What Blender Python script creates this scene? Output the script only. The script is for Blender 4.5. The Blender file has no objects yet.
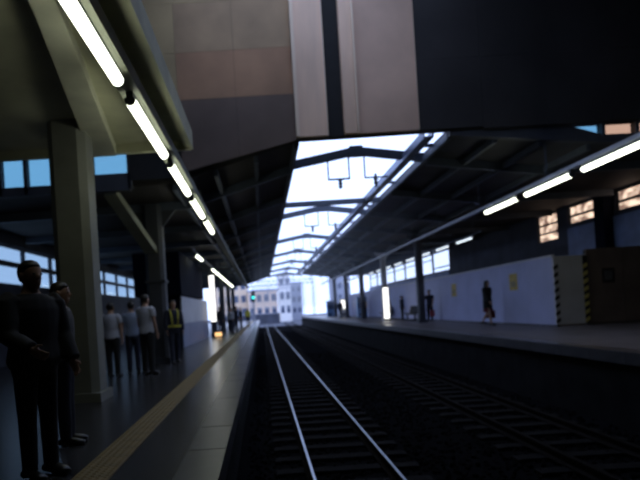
import bpy, bmesh, math, random
import numpy as np
from mathutils import Vector, Matrix

random.seed(7)
rng = np.random.default_rng(7)
scn = bpy.context.scene
C = scn.collection

# ------------------------------------------------------------------ camera
FPX = 550.0
cam_d = bpy.data.cameras.new('camera')
cam = bpy.data.objects.new('camera', cam_d)
C.objects.link(cam)
cam_d.sensor_width = 36.0
cam_d.lens = FPX / 640.0 * 36.0
cam_d.shift_x = 58.0 / 640.0
cam_d.shift_y = 72.0 / 640.0
cam_d.clip_start = 0.05
cam_d.clip_end = 1000
cam.matrix_world = (Matrix.Translation((0, 0, 2.12)) @ Matrix.Rotation(math.radians(90), 4, 'X')
                    @ Matrix.Rotation(math.radians(-3.5), 4, 'Z'))
cam_d.dof.use_dof = True
cam_d.dof.focus_distance = 2.2
cam_d.dof.aperture_fstop = 2.4
scn.camera = cam

# ------------------------------------------------------------------ world (overcast daylight)
w = bpy.data.worlds.new('world')
scn.world = w
w.use_nodes = True
bg = w.node_tree.nodes['Background']
bg.inputs[0].default_value = (0.50, 0.63, 1.0, 1)
bg.inputs[1].default_value = 2.4

# ------------------------------------------------------------------ exposure
scn.view_settings.view_transform = 'Standard'
scn.view_settings.look = 'None'
scn.view_settings.gamma = 1.0
scn.view_settings.use_curve_mapping = False
scn.view_settings.exposure = 0.0
try:
    scn.cycles.use_denoising = True
    scn.cycles.max_bounces = 8
    scn.cycles.sample_clamp_indirect = 6.0
except Exception:
    pass


# ------------------------------------------------------------------ materials
def mat(name, col, rough=0.7, metal=0.0, var=0.25, scale=6.0, bump=0.0, spec=0.5, stretch=(1, 1, 1), second=None):
    m = bpy.data.materials.new(name)
    m.use_nodes = True
    nt = m.node_tree
    b = nt.nodes['Principled BSDF']
    b.inputs['Roughness'].default_value = rough
    b.inputs['Metallic'].default_value = metal
    b.inputs['Specular IOR Level'].default_value = spec
    tc = nt.nodes.new('ShaderNodeTexCoord')
    mp = nt.nodes.new('ShaderNodeMapping')
    mp.inputs['Scale'].default_value = stretch
    nz = nt.nodes.new('ShaderNodeTexNoise')
    nz.inputs['Scale'].default_value = scale
    nz.inputs['Detail'].default_value = 5
    rp = nt.nodes.new('ShaderNodeValToRGB')
    c2 = second or tuple(c * (1 - var) for c in col)
    c1 = tuple(min(1, c * (1 + var * 0.5)) for c in col)
    rp.color_ramp.elements[0].position = 0.32
    rp.color_ramp.elements[1].position = 0.68
    rp.color_ramp.elements[0].color = (*c2, 1)
    rp.color_ramp.elements[1].color = (*c1, 1)
    nt.links.new(tc.outputs['Object'], mp.inputs[0])
    nt.links.new(mp.outputs[0], nz.inputs['Vector'])
    nt.links.new(nz.outputs['Fac'], rp.inputs[0])
    nt.links.new(rp.outputs[0], b.inputs['Base Color'])
    if bump:
        bp = nt.nodes.new('ShaderNodeBump')
        bp.inputs['Strength'].default_value = bump
        bp.inputs['Distance'].default_value = 0.02
        nt.links.new(nz.outputs['Fac'], bp.inputs['Height'])
        nt.links.new(bp.outputs[0], b.inputs['Normal'])
    return m


def emit(name, col, strength):
    m = bpy.data.materials.new(name)
    m.use_nodes = True
    b = m.node_tree.nodes['Principled BSDF']
    b.inputs['Base Color'].default_value = (*[c * 0.8 for c in col], 1)
    b.inputs['Emission Color'].default_value = (*col, 1)
    b.inputs['Emission Strength'].default_value = strength
    return m


def emit_var(name, c1, c2, strength, scale, stretch=(1, 1, 1)):
    """a lit room seen through its window: uneven glow"""
    m = emit(name, c1, strength)
    nt = m.node_tree
    b = nt.nodes['Principled BSDF']
    tc = nt.nodes.new('ShaderNodeTexCoord')
    mp = nt.nodes.new('ShaderNodeMapping')
    mp.inputs['Scale'].default_value = stretch
    nz = nt.nodes.new('ShaderNodeTexNoise')
    nz.inputs['Scale'].default_value = scale
    rp = nt.nodes.new('ShaderNodeValToRGB')
    rp.color_ramp.elements[0].position = 0.36
    rp.color_ramp.elements[1].position = 0.6
    rp.color_ramp.elements[0].color = (*c2, 1)
    rp.color_ramp.elements[1].color = (*c1, 1)
    nt.links.new(tc.outputs['Object'], mp.inputs[0])
    nt.links.new(mp.outputs[0], nz.inputs['Vector'])
    nt.links.new(nz.outputs['Fac'], rp.inputs[0])
    nt.links.new(rp.outputs[0], b.inputs['Emission Color'])
    return m


def glass(name, tint, gloss=0.06):
    m = bpy.data.materials.new(name)
    m.use_nodes = True
    nt = m.node_tree
    nt.nodes.clear()
    out = nt.nodes.new('ShaderNodeOutputMaterial')
    tr = nt.nodes.new('ShaderNodeBsdfTransparent')
    tr.inputs[0].default_value = (*tint, 1)
    gl = nt.nodes.new('ShaderNodeBsdfGlossy')
    gl.inputs['Roughness'].default_value = 0.08
    mx = nt.nodes.new('ShaderNodeMixShader')
    mx.inputs[0].default_value = gloss
    nt.links.new(tr.outputs[0], mx.inputs[1])
    nt.links.new(gl.outputs[0], mx.inputs[2])
    nt.links.new(mx.outputs[0], out.inputs[0])
    return m


M = dict(
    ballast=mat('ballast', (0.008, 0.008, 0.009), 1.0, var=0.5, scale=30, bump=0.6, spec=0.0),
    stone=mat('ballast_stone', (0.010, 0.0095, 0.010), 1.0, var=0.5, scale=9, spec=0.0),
    sleeper=mat('sleeper_concrete', (0.011, 0.010, 0.010), 0.95, var=0.3, scale=8, spec=0.05),
    rail=mat('rail_steel', (0.42, 0.45, 0.50), 0.36, 1.0, var=0.15, scale=3),
    rail_rust=mat('rail_rust', (0.012, 0.010, 0.009), 0.95, 0.0, spec=0.03, var=0.3, scale=10),
    platform=mat('platform_paving', (0.030, 0.030, 0.033), 0.27, var=0.3, scale=1.6, spec=0.5),
    platform_r=mat('platform_paving_brown', (0.11, 0.095, 0.10), 0.45, var=0.3, scale=1.3, spec=0.45),
    edge=mat('coping_concrete', (0.045, 0.045, 0.05), 0.3, var=0.3, scale=3, spec=0.5),
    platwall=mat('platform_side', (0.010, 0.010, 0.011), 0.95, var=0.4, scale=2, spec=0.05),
    yellow=mat('tactile_yellow', (0.19, 0.125, 0.03), 0.6, var=0.3, scale=5),
    column=mat('column_paint', (0.21, 0.215, 0.19), 0.6, var=0.15, scale=2),
    column_d=mat('column_dark', (0.05, 0.055, 0.07), 0.6, var=0.2, scale=2),
    column_w=mat('column_white', (0.75, 0.75, 0.76), 0.6, var=0.1, scale=2),
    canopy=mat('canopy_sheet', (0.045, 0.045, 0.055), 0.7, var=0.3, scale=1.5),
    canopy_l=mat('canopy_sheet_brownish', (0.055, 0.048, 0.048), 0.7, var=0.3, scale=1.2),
    steel=mat('steel_blue_grey', (0.10, 0.12, 0.16), 0.55, 0.2, var=0.2, scale=3),
    gutter=mat('gutter_metal', (0.16, 0.20, 0.30), 0.4, 0.6, var=0.2, scale=3),
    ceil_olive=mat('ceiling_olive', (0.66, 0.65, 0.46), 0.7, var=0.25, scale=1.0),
    strut=mat('strut_olive', (0.72, 0.71, 0.56), 0.6, var=0.15, scale=2),
    conduit=mat('conduit_pale', (0.45, 0.47, 0.52), 0.45, 0.2, var=0.15, scale=3),
    soffit=mat('soffit_olive', (0.30, 0.31, 0.24), 0.6, var=0.2, scale=2),
    wall_dark=mat('wall_dark_blue', (0.05, 0.06, 0.10), 0.7, var=0.3, scale=1.2),
    wall_grey=mat('wall_grey', (0.07, 0.075, 0.085), 0.8, var=0.3, scale=0.8),
    roof=mat('roof_concrete', (0.06, 0.06, 0.06), 0.9, var=0.2, scale=1),
    pan_pink=mat('cladding_pinkish', (0.92, 0.64, 0.45), 0.55, var=0.18, scale=0.7, stretch=(3, 1, 0.6)),
    pan_beige=mat('cladding_taupe', (0.74, 0.50, 0.36), 0.6, var=0.25, scale=0.6),
    pan_trim=mat('cladding_trim', (0.97, 0.76, 0.56), 0.5, var=0.1, scale=1),
    pan_brown=mat('cladding_brown', (0.46, 0.31, 0.17), 0.7, var=0.3, scale=0.7),
    pan_rust=mat('cladding_rust', (0.48, 0.27, 0.145), 0.7, var=0.35, scale=0.6),
    pan_olive=mat('cladding_olive', (0.46, 0.34, 0.17), 0.7, var=0.25, scale=0.6),
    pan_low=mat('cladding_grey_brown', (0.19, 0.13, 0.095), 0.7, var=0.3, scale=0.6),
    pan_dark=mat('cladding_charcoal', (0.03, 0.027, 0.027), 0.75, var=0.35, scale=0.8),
    black=mat('black_recess', (0.012, 0.012, 0.012), 0.8, var=0.2),
    frame=mat('window_frame', (0.06, 0.07, 0.09), 0.5, 0.3, var=0.15),
    fixture=mat('fixture_housing', (0.10, 0.11, 0.14), 0.5, 0.2, var=0.1),
    tube=emit('lamp_tube', (0.95, 1.0, 0.80), 5.0),
    tube_b=emit('lamp_tube_cool', (0.80, 0.90, 1.0), 1.5),
    glass_l=glass('window_glass_blue', (0.53, 0.60, 0.61)),
    glass_f=glass('window_glass_clear', (0.93, 0.93, 0.90)),
    glass_bl=glass('glazing_blue', (0.36, 0.53, 0.56)),
    glass_or=glass('glazing_amber', (0.73, 0.52, 0.36)),
    warm_win=emit_var('lit_window_warm', (1.0, 0.74, 0.56), (0.16, 0.09, 0.07), 1.35, 2.2, (1, 1, 2.0)),
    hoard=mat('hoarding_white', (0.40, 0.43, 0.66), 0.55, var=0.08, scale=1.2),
    hoard_g=mat('hoarding_grey', (0.58, 0.58, 0.64), 0.6, var=0.12, scale=1.5),
    hoard_d=mat('hoarding_dark_brown', (0.17, 0.13, 0.12), 0.7, var=0.2, scale=1.5),
    bluepanel=mat('blue_panel', (0.22, 0.30, 0.58), 0.5, var=0.25, scale=1.5),
    poster=mat('poster_dark', (0.02, 0.017, 0.02), 0.5, var=0.3, scale=5),
    sign_y=mat('sign_yellow', (0.58, 0.42, 0.10), 0.6, var=0.3, scale=7),
    tape_y=mat('tape_yellow', (0.62, 0.52, 0.16), 0.6, var=0.1),
    tape_k=mat('tape_black', (0.02, 0.02, 0.02), 0.6, var=0.1),
    stair_w=mat('enclosure_white', (0.62, 0.62, 0.66), 0.5, var=0.12, scale=1.2),
    stair_b=mat('enclosure_blue_grey', (0.20, 0.23, 0.36), 0.5, var=0.12, scale=1.2),
    stair_d=mat('enclosure_dark', (0.010, 0.013, 0.028), 0.8, var=0.2, spec=0.05),
    whiteglow=emit('glow_white', (1.0, 0.97, 0.92), 2.0),  # white glow for a vending display and the two sunlit-column strips
    siglens=emit('signal_lens', (0.05, 0.85, 0.80), 2.2),
    amberlens=emit('amber_lens', (1.0, 0.6, 0.25), 1.5),
    b_white=mat('building_white', (0.92, 0.88, 0.86), 0.8, var=0.1, scale=0.3),
    b_pink=mat('building_pinkish', (0.86, 0.66, 0.52), 0.8, var=0.15, scale=0.3),
    b_tan=mat('building_tan', (0.72, 0.56, 0.42), 0.8, var=0.2, scale=0.3),
    b_blue=mat('building_blue_grey', (0.34, 0.36, 0.44), 0.7, var=0.15, scale=0.3),
    b_glass=mat('building_glass', (0.08, 0.10, 0.16), 0.2, var=0.2, scale=1),
    hedge=mat('low_wall', (0.06, 0.065, 0.09), 0.9, var=0.3, scale=1),
    bench=mat('bench_plastic', (0.02, 0.02, 0.03), 0.6, var=0.2, spec=0.2),
    vend_b=mat('vending_blue', (0.12, 0.25, 0.48), 0.45, var=0.15),
    vend_w=mat('vending_white', (0.68, 0.68, 0.68), 0.45, var=0.1),
    skin=mat('skin', (0.42, 0.25, 0.18), 0.55, var=0.08, scale=9),
    hair=mat('hair_black', (0.012, 0.010, 0.010), 0.5, var=0.3, scale=20),
    shirt_w=mat('shirt_white', (0.42, 0.43, 0.50), 0.8, var=0.1, scale=5),
    shirt_b=mat('shirt_pale_blue', (0.20, 0.24, 0.33), 0.8, var=0.1, scale=5),
    navy=mat('cloth_navy', (0.020, 0.024, 0.045), 0.85, var=0.2, scale=5),
    blackc=mat('cloth_black', (0.012, 0.012, 0.014), 0.85, var=0.2, scale=5),
    greyc=mat('cloth_grey', (0.10, 0.10, 0.12), 0.85, var=0.2, scale=5),
    maroon=mat('cloth_maroon', (0.14, 0.02, 0.03), 0.8, var=0.2, scale=5),
    red=mat('bag_red', (0.30, 0.03, 0.04), 0.6, var=0.15, scale=5),
    hivis=mat('vest_yellow', (0.62, 0.58, 0.08), 0.7, var=0.1, scale=5),
    khaki=mat('cloth_khaki', (0.36, 0.30, 0.16), 0.8, var=0.15, scale=5),
    shoe=mat('shoe_black', (0.01, 0.01, 0.01), 0.4, var=0.1),
    eyew=mat('eye', (0.03, 0.025, 0.02), 0.2, var=0.1),
)


# ------------------------------------------------------------------ mesh helpers
class MB:
    def __init__(self):
        self.v, self.f = [], []

    def box(self, x0, x1, y0, y1, z0, z1):
        n = len(self.v)
        self.v += [(x0, y0, z0), (x1, y0, z0), (x1, y1, z0), (x0, y1, z0),
                   (x0, y0, z1), (x1, y0, z1), (x1, y1, z1), (x0, y1, z1)]
        self.f += [tuple(n + i for i in q) for q in
                   ((3, 2, 1, 0), (4, 5, 6, 7), (0, 1, 5, 4), (1, 2, 6, 5), (2, 3, 7, 6), (3, 0, 4, 7))]
        return self

    def prism(self, poly, axis, a0, a1):
        """poly: 2-D outline, extruded along axis 'x' | 'y' | 'z' from a0 to a1"""
        n, k = len(self.v), len(poly)
        for a in (a0, a1):
            for p, q in poly:
                self.v.append({'x': (a, p, q), 'y': (p, a, q), 'z': (p, q, a)}[axis])
        for i in range(k):
            j = (i + 1) % k
            self.f.append((n + i, n + j, n + k + j, n + k + i))
        self.f.append(tuple(n + i for i in reversed(range(k))))
        self.f.append(tuple(n + k + i for i in range(k)))
        return self

    def bar(self, p0, p1, w, h=None, up=(0, 0, 1)):
        """rectangular bar from p0 to p1"""
        h = h or w
        p0, p1 = Vector(p0), Vector(p1)
        d = (p1 - p0).normalized()
        u = Vector(up)
        if abs(d.dot(u)) > 0.98:
            u = Vector((0, 1, 0))
        s = d.cross(u).normalized()
        t = s.cross(d).normalized()
        n = len(self.v)
        for p in (p0, p1):
            for a, b in ((-1, -1), (1, -1), (1, 1), (-1, 1)):
                self.v.append(tuple(p + s * a * w / 2 + t * b * h / 2))
        self.f += [tuple(n + i for i in q) for q in
                   ((0, 1, 2, 3), (7, 6, 5, 4), (0, 4, 5, 1), (1, 5, 6, 2), (2, 6, 7, 3), (3, 7, 4, 0))]
        return self

    def rings(self, rs, seg=12, axes=None):
        """closed loft through rings (centre, rx, ry) stacked along any path; axes = (u, v) vectors"""
        n = len(self.v)
        for i, (c, rx, ry) in enumerate(rs):
            c = Vector(c)
            if axes:
                u, v = Vector(axes[0]), Vector(axes[1])
            else:
                a = Vector(rs[max(i - 1, 0)][0])
                b = Vector(rs[min(i + 1, len(rs) - 1)][0])
                d = (b - a).normalized()
                u = d.cross(Vector((0, 1, 0)))
                if u.length < 0.1:
                    u = d.cross(Vector((1, 0, 0)))
                u.normalize()
                v = d.cross(u).normalized()
            for k in range(seg):
                t = 2 * math.pi * k / seg
                self.v.append(tuple(c + u * rx * math.cos(t) + v * ry * math.sin(t)))
        m = len(rs)
        for i in range(m - 1):
            for k in range(seg):
                j = (k + 1) % seg
                self.f.append((n + i * seg + k, n + i * seg + j, n + (i + 1) * seg + j, n + (i + 1) * seg + k))
        self.f.append(tuple(n + k for k in reversed(range(seg))))
        self.f.append(tuple(n + (m - 1) * seg + k for k in range(seg)))
        return self

    def tube(self, p0, p1, r0, r1=None, seg=12):
        return self.rings([(p0, r0, r0), (p1, r1 or r0, r1 or r0)], seg)

    def ell(self, c, rx, ry, rz, seg=14, st=8):
        c = Vector(c)
        rs = []
        for i in range(st + 1):
            t = math.pi * i / st
            s = max(math.sin(t), 0.06)
            rs.append(((c.x, c.y, c.z - rz * math.cos(t)), rx * s, ry * s))
        return self.rings(rs, seg, axes=((1, 0, 0), (0, 1, 0)))

    def mesh(self, name):
        me = bpy.data.meshes.new(name)
        me.from_pydata(self.v, [], self.f)
        bm = bmesh.new()
        bm.from_mesh(me)
        bmesh.ops.recalc_face_normals(bm, faces=bm.faces)
        bm.to_mesh(me)
        bm.free()
        return me

    def build(self, name, m, parent=None, smooth=False, bevel=0.0):
        me = self.mesh(name)
        me.materials.append(m)
        if smooth:
            for p in me.polygons:
                p.use_smooth = True
        return link(name, me, parent, bevel)


def link(name, me, parent=None, bevel=0.0):
    o = bpy.data.objects.new(name, me)
    C.objects.link(o)
    if parent:
        o.parent = parent
    if bevel:
        b = o.modifiers.new('bevel', 'BEVEL')
        b.width = bevel
        b.segments = 2
    return o


def tag(o, label=None, cat=None, group=None, kind=None):
    if label:
        o['label'] = label
    if cat:
        o['category'] = cat
    if group:
        o['group'] = group
    if kind:
        o['kind'] = kind
    return o


def empty(name, loc=(0, 0, 0), rz=0.0):
    o = bpy.data.objects.new(name, None)
    C.objects.link(o)
    o.location = loc
    o.rotation_euler = (0, 0, rz)
    o.empty_display_size = 0.1
    return o


def copy_tree(o, parent=None):
    c = o.copy()
    C.objects.link(c)
    c.parent = parent
    for ch in [x for x in o.children]:
        copy_tree(ch, c)
    return c


ORD = ['first', 'second', 'third', 'fourth', 'fifth', 'sixth', 'seventh', 'eighth', 'ninth', 'tenth',
       'eleventh', 'twelfth', 'thirteenth', 'fourteenth', 'fifteenth', 'sixteenth', 'seventeenth', 'eighteenth']

# ================================================================== THE SETTING
# ---- track bed
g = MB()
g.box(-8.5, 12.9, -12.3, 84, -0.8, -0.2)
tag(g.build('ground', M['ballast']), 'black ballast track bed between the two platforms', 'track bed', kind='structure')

# loose ballast stones
ico = bmesh.new()
bmesh.ops.create_icosphere(ico, subdivisions=1, radius=1)
iv = np.array([v.co[:] for v in ico.verts])
ifc = np.array([[v.index for v in f.verts] for f in ico.faces])
ico.free()
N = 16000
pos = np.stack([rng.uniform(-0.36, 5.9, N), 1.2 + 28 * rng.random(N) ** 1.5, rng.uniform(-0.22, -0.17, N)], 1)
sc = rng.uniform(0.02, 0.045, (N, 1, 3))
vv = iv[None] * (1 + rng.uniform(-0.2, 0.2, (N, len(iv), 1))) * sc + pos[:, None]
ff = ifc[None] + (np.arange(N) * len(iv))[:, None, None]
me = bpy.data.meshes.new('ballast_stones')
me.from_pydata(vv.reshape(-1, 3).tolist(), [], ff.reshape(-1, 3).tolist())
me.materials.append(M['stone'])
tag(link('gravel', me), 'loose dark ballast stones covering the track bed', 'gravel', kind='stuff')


def rail_profile(x):
    return [(x - .065, -.14), (x + .065, -.14), (x + .065, -.125), (x + .012, -.10), (x + .012, -.045), (x + .034, -.03),
            (x + .034, -.004), (x + .028, 0), (x - .028, 0), (x - .034, -.004), (x - .034, -.03), (x - .012, -.045),
            (x - .012, -.10), (x - .065, -.125)]


def track(xc, label, shiny):
    t = empty('railway_track', (xc, 0, 0))
    tag(t, label, 'railway track')
    for s in (-1, 1):
        xc_ = s * .5675 - (.034 if s > 0 else -.034)
        r = MB().prism(rail_profile(xc_), 'y', -8, 100).build('rail', M['rail_rust'], t)
        if shiny:
            MB().prism([(xc_ - .017, .0), (xc_ + .017, .0), (xc_ + .014, .003), (xc_ - .014, .003)], 'y', -8, 100).build('running_surface', M['rail'], r)
    sl = MB().prism([(-1.0, -.24), (1.0, -.24), (1.0, -.15), (.9, -.141), (-.9, -.141), (-1.0, -.15)], 'y', -.11, .11).mesh('sleeper')
    sl.materials.append(M['sleeper'])
    y = 0.6
    while y < 66:
        o = link('sleeper', sl, t)
        o.location = (0, y, 0)
        y += 0.65
    return t


track(1.063, 'polished steel rails of the track beside the tactile strip platform', True)
track(4.43, 'dull rusty rails of the track beside the hoarding platform', False)

# ---- left platform
ZL, ZR = 0.90, 1.10
XL, XR = -0.40, 5.88
fl = MB().prism([(-8.3, -0.5), (XL - .12, -0.5), (XL - .12, ZL - .2), (XL - .35, ZL - .2), (XL - .35, ZL), (-8.3, ZL)], 'y', -12, 84)
fl = fl.build('floor_left', M['platform'])
tag(fl, 'dark glossy paved platform with a yellow tactile strip', 'platform', kind='structure')
cs = MB().box(-.35, 0, 0.006, .994, -.2, .004).mesh('coping_stone')
cs.materials.append(M['edge'])
for i in range(85):
    o = link('coping_stone', cs, fl)
    o.location = (XL, i - 1, ZL + .003 * ((i * 37) % 5) / 5)
MB().box(XL - .35, XL, -12, -1, ZL - .2, ZL).build('coping', M['edge'], fl)
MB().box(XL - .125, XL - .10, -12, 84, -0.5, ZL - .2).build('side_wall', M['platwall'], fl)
# tactile tiles, 30 cm each, with raised domes
td = MB().box(-.15, .15, .003, .297, 0, .012)
for ix in range(5):
    for iy in range(5):
        cx, cy = -.12 + .06 * ix, .03 + .06 * iy
        n = len(td.v)
        td.v += [(cx - .017, cy - .017, .012), (cx + .017, cy - .017, .012), (cx + .017, cy + .017, .012), (cx - .017, cy + .017, .012),
                 (cx - .01, cy - .01, .018), (cx + .01, cy - .01, .018), (cx + .01, cy + .01, .018), (cx - .01, cy + .01, .018)]
        td.f += [tuple(n + k for k in q) for q in ((4, 5, 6, 7), (0, 1, 5, 4), (1, 2, 6, 5), (2, 3, 7, 6), (3, 0, 4, 7))]
tdm = td.mesh('tactile_tile')
tdm.materials.append(M['yellow'])
for i in range(250):
    o = link('tactile_tile', tdm, fl)
    o.location = (-1.41, 1.0 + .3 * i, ZL)

# ---- right platform
fr = MB().prism([(XR + .35, ZR), (XR + .35, ZR - .2), (XR + .12, ZR - .2), (XR + .12, -.5), (12.7, -.5), (12.7, ZR)], 'y', -12, 84)
fr = fr.build('floor_right', M['platform_r'])
tag(fr, 'brownish paved platform in front of the white hoarding', 'platform', kind='structure')
cs2 = MB().box(0, .35, 0.006, .994, -.2, .004).mesh('coping_stone')
cs2.materials.append(M['edge'])
for i in range(85):
    o = link('coping_stone', cs2, fr)
    o.location = (XR, i - 1, ZR + .003 * ((i * 53) % 5) / 5)
MB().box(XR, XR + .35, -12, -1, ZR - .2, ZR).build('coping', M['edge'], fr)
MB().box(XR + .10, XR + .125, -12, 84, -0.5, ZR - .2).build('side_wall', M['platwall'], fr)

# ---- outer walls
WL = -8.2
Y0L, BAY, NB = 17.0, 2.5, 18
wl = MB()
wl.box(WL - .3, WL, -12, Y0L, 0, 11.1)
wl.box(WL - .3, WL, Y0L, Y0L + BAY * NB, 0, 3.5)
wl.box(WL - .3, WL, Y0L, Y0L + BAY * NB, 4.85, 5.3)
wl.box(WL - .3, WL, Y0L + BAY * NB, 64, 0, 5.3)
wl = wl.build('wall_left', M['wall_dark'])
tag(wl, 'dark side wall with a band of bluish windows', 'wall', kind='structure')
WR = 12.6
wr = MB()
wr.box(WR, WR + .3, -12, 17.7, 0, 11.1)
near_bays = [(17.9, 19.3, 4.85), (20.2, 22.3, 4.85), (23.1, 24.8, 4.4)]
wr.box(WR, WR + .3, 17.7, 25.0, 0, 4.4)
wr.box(WR, WR + .3, 17.7, 22.6, 4.4, 4.85)
wr.box(WR, WR + .3, 17.7, 64, 5.62, 5.9)
for a, b, z in ((17.7, 17.9, 4.85), (19.3, 20.2, 4.85), (22.3, 22.6, 4.85), (22.6, 23.1, 4.4), (24.8, 25.0, 4.4)):
    wr.box(WR, WR + .3, a, b, z, 5.62)
wr.box(WR, WR + .3, 25.0, 36.5, 0, 5.62)
wr.box(WR, WR + .3, 36.5, 64, 0, 4.15)
wr = wr.build('wall_right', M['wall_dark'])
tag(wr, 'dark blue side wall above the hoarding with lit and open windows', 'wall', kind='structure')
for y0, y1, z0, z1 in ((18.0, 19.4, 3.5, 4.72), (20.0, 22.3, 3.5, 4.72)):
    MB().box(WR - .04, WR, y0, y1, z0, z1).build('blue_panel', M['bluepanel'], wr)
for k in range(9):
    MB().box(WR - .05, WR, 36.6 + 3 * k, 39.5 + 3 * k, 3.82, 4.1).build('blue_panel', M['bluepanel'], wr)
tag(MB().box(-8.5, 12.9, -12.3, -12, -0.6, 11.1).build('wall_back', M['wall_grey']), 'unseen grey wall added at the rear to keep daylight out', 'wall', kind='structure')  # out-of-view wall added so no daylight enters from behind

# windows in the left wall: upper and lower pane each
win_n = [0]


def window(parent_x, y0, y1, z0, z1, rails, panes, label, xi):
    """frame + panes set in a side wall; xi = +1 when the room lies on the +x side"""
    win_n[0] += 1
    e = empty('window_%d' % win_n[0], (parent_x, y0, z0))
    tag(e, label, 'window', kind='structure')
    L, Hh = y1 - y0, z1 - z0
    f = MB()
    t = .07
    f.box(-.06, .06, 0, t, 0, Hh).box(-.06, .06, L - t, L, 0, Hh)
    f.box(-.06, .06, t, L - t, 0, t).box(-.06, .06, t, L - t, Hh - t, Hh)
    for a, b in rails:
        f.box(-.06, .06, t, L - t, a, b)
    f.build('window_frame', M['frame'], e)
    edges = [t] + [q for r in rails for q in r] + [Hh - t]
    for k in range(0, len(edges), 2):
        MB().box(-.01, .01, t, L - t, edges[k], edges[k + 1]).build('pane', panes[(k // 2) % len(panes)], e)
    return e


for k in range(NB):
    window(WL - .15, Y0L + BAY * k, Y0L + BAY * (k + 1), 3.5, 4.85, [(.65, .82)], [M['glass_l']],
           'bluish two-pane window, %s from the cross wall in the long band' % ORD[k], 1)
for k, (a, b, z) in enumerate(near_bays):
    rl = [(.30, .40)] if z > 4.5 else [(.35, .43), (.72, .80)]
    window(WR + .12, a, b, z, 5.62, rl, [M['warm_win']],
           ['warm lit window above the blue panel beside the dark pier', 'warm lit window above the hazard-striped hoarding corner',
            'taller warm lit window above the grey hoarding end'][k], -1)
for k in range(7):
    y = 36.5 + k * 3.9
    window(WR + .15, y, min(y + 3.9, 64), 4.15, 5.62, [(.30, .38)] if k == 0 else [(1.0, 1.06)], [M['glass_f']],
           'bright daylight window, %s in the row over the blue strip' % ORD[k], -1)

# ---- unseen roof over near hall; opening added to light the cross wall
ZT = 11.1
RLX0, RLX1, RLY0, RLY1 = -1.6, 4.3, 6.5, 12.6
rf = MB()
rf.box(-8.5, 12.9, -12.3, RLY0, ZT, ZT + .3)
rf.box(-8.5, RLX0, RLY0, 13.1, ZT, ZT + .3)
rf.box(RLX1, 12.9, RLY0, 13.1, ZT, ZT + .3)
rf.box(RLX0, RLX1, RLY1, 13.1, ZT, ZT + .3)
tag(rf.build('ceiling', M['roof']), 'dark concrete ceiling of the hall with an unseen opening added to light the cross wall', 'ceiling', kind='structure')

# ---- cross wall over the tracks at Y = 12.8 (cladding panels on a dark backing)
YW = 12.8


def zbot(x):
    """underside of the cross wall = top of the canopies / glazing behind it"""
    if x < -2.9:
        return 6.10
    if x < 1.1:
        return 5.38 + (6.06 - 5.38) * max(0, (x + 2.0) / 3.1)
    if x < 4.65:
        return 6.12
    if x < 7.4:
        return 6.06
    return 6.06


wc = MB()
wc.prism([(-8.2, 6.10), (-2.9, 6.10), (-2.9, 5.38), (-1.9, 5.38), (1.1, 6.10), (4.65, 6.12), (7.3, 6.06), (12.6, 6.06),
          (12.6, ZT), (-8.2, ZT)], 'y', YW + .06, YW + .30)
wc = wc.build('wall_front', M['black'])
tag(wc, 'tall cross wall of cladding panels spanning above the tracks', 'wall', kind='structure')


def panel(x0, x1, z0, z1, m, y=0.0, name='cladding_panel'):
    MB().box(x0 + .003, x1 - .003, YW - y, YW + .06, z0 + .003, z1 - .003).build(name, m, wc)


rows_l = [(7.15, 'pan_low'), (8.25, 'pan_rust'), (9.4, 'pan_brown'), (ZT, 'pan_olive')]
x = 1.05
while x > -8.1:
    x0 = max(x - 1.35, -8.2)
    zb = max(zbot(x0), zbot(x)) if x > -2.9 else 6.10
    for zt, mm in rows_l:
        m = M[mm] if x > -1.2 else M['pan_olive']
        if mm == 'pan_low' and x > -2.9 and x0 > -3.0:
            MB().prism([(x0 + .003, zbot(x0) + .02), (x - .003, zbot(x) + .02), (x - .003, zt - .003), (x0 + .003, zt - .003)], 'y', YW, YW + .06).build('cladding_panel', m, wc)
        else:
            panel(x0, x, zb, zt, m)
        zb = zt
    x = x0
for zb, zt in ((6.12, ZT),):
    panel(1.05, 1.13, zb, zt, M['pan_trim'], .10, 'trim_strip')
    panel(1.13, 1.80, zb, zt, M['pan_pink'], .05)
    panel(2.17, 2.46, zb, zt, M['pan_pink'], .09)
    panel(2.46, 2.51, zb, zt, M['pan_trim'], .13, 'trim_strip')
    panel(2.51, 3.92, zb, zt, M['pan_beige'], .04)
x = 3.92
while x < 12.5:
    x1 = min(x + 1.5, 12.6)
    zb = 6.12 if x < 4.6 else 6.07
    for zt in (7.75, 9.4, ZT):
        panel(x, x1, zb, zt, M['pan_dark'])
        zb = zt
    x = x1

# glazing between cross wall and canopy
gl = empty('window_glazing', (0, YW, 5.4))
tag(gl, 'strip of blue glazing under the cross wall behind the grey column', 'window', kind='structure')
gl.name = 'window_%d' % (win_n[0] + 1)
cuts = [-8.2, -7.3, -6.6, -5.95, -5.35, -4.55, -3.80, -2.92]
for a, b in zip(cuts[:-1], cuts[1:]):
    zlo = -.02 if b < -3.9 else .16
    MB().box(a + .06, b - .03, .12, .14, zlo, .70).build('pane', M['glass_bl'], gl)
    MB().box(b - .03, b + .06, .06, .22, -.2, .70).build('mullion', M['column_d'], gl)
MB().box(-8.2, -2.9, .06, .24, -.24, -.02).build('sill', M['column_d'], gl)
MB().box(-3.8, -2.9, .06, .24, -.02, .16).build('sill', M['column_d'], gl)
g2 = empty('window_glazing', (0, YW, 5.7))
g2.name = 'window_%d' % (win_n[0] + 2)
tag(g2, 'thin glazing strip, blue then amber, above the hanging tube lights', 'window', kind='structure')
MB().prism([(7.35, .33), (8.2, .33), (8.2, .08)], 'y', .12, .14).build('pane', M['glass_bl'], g2)
MB().prism([(8.26, .36), (9.0, .36), (9.0, .04), (8.26, .07)], 'y', .12, .14).build('pane', M['glass_or'], g2)
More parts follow.
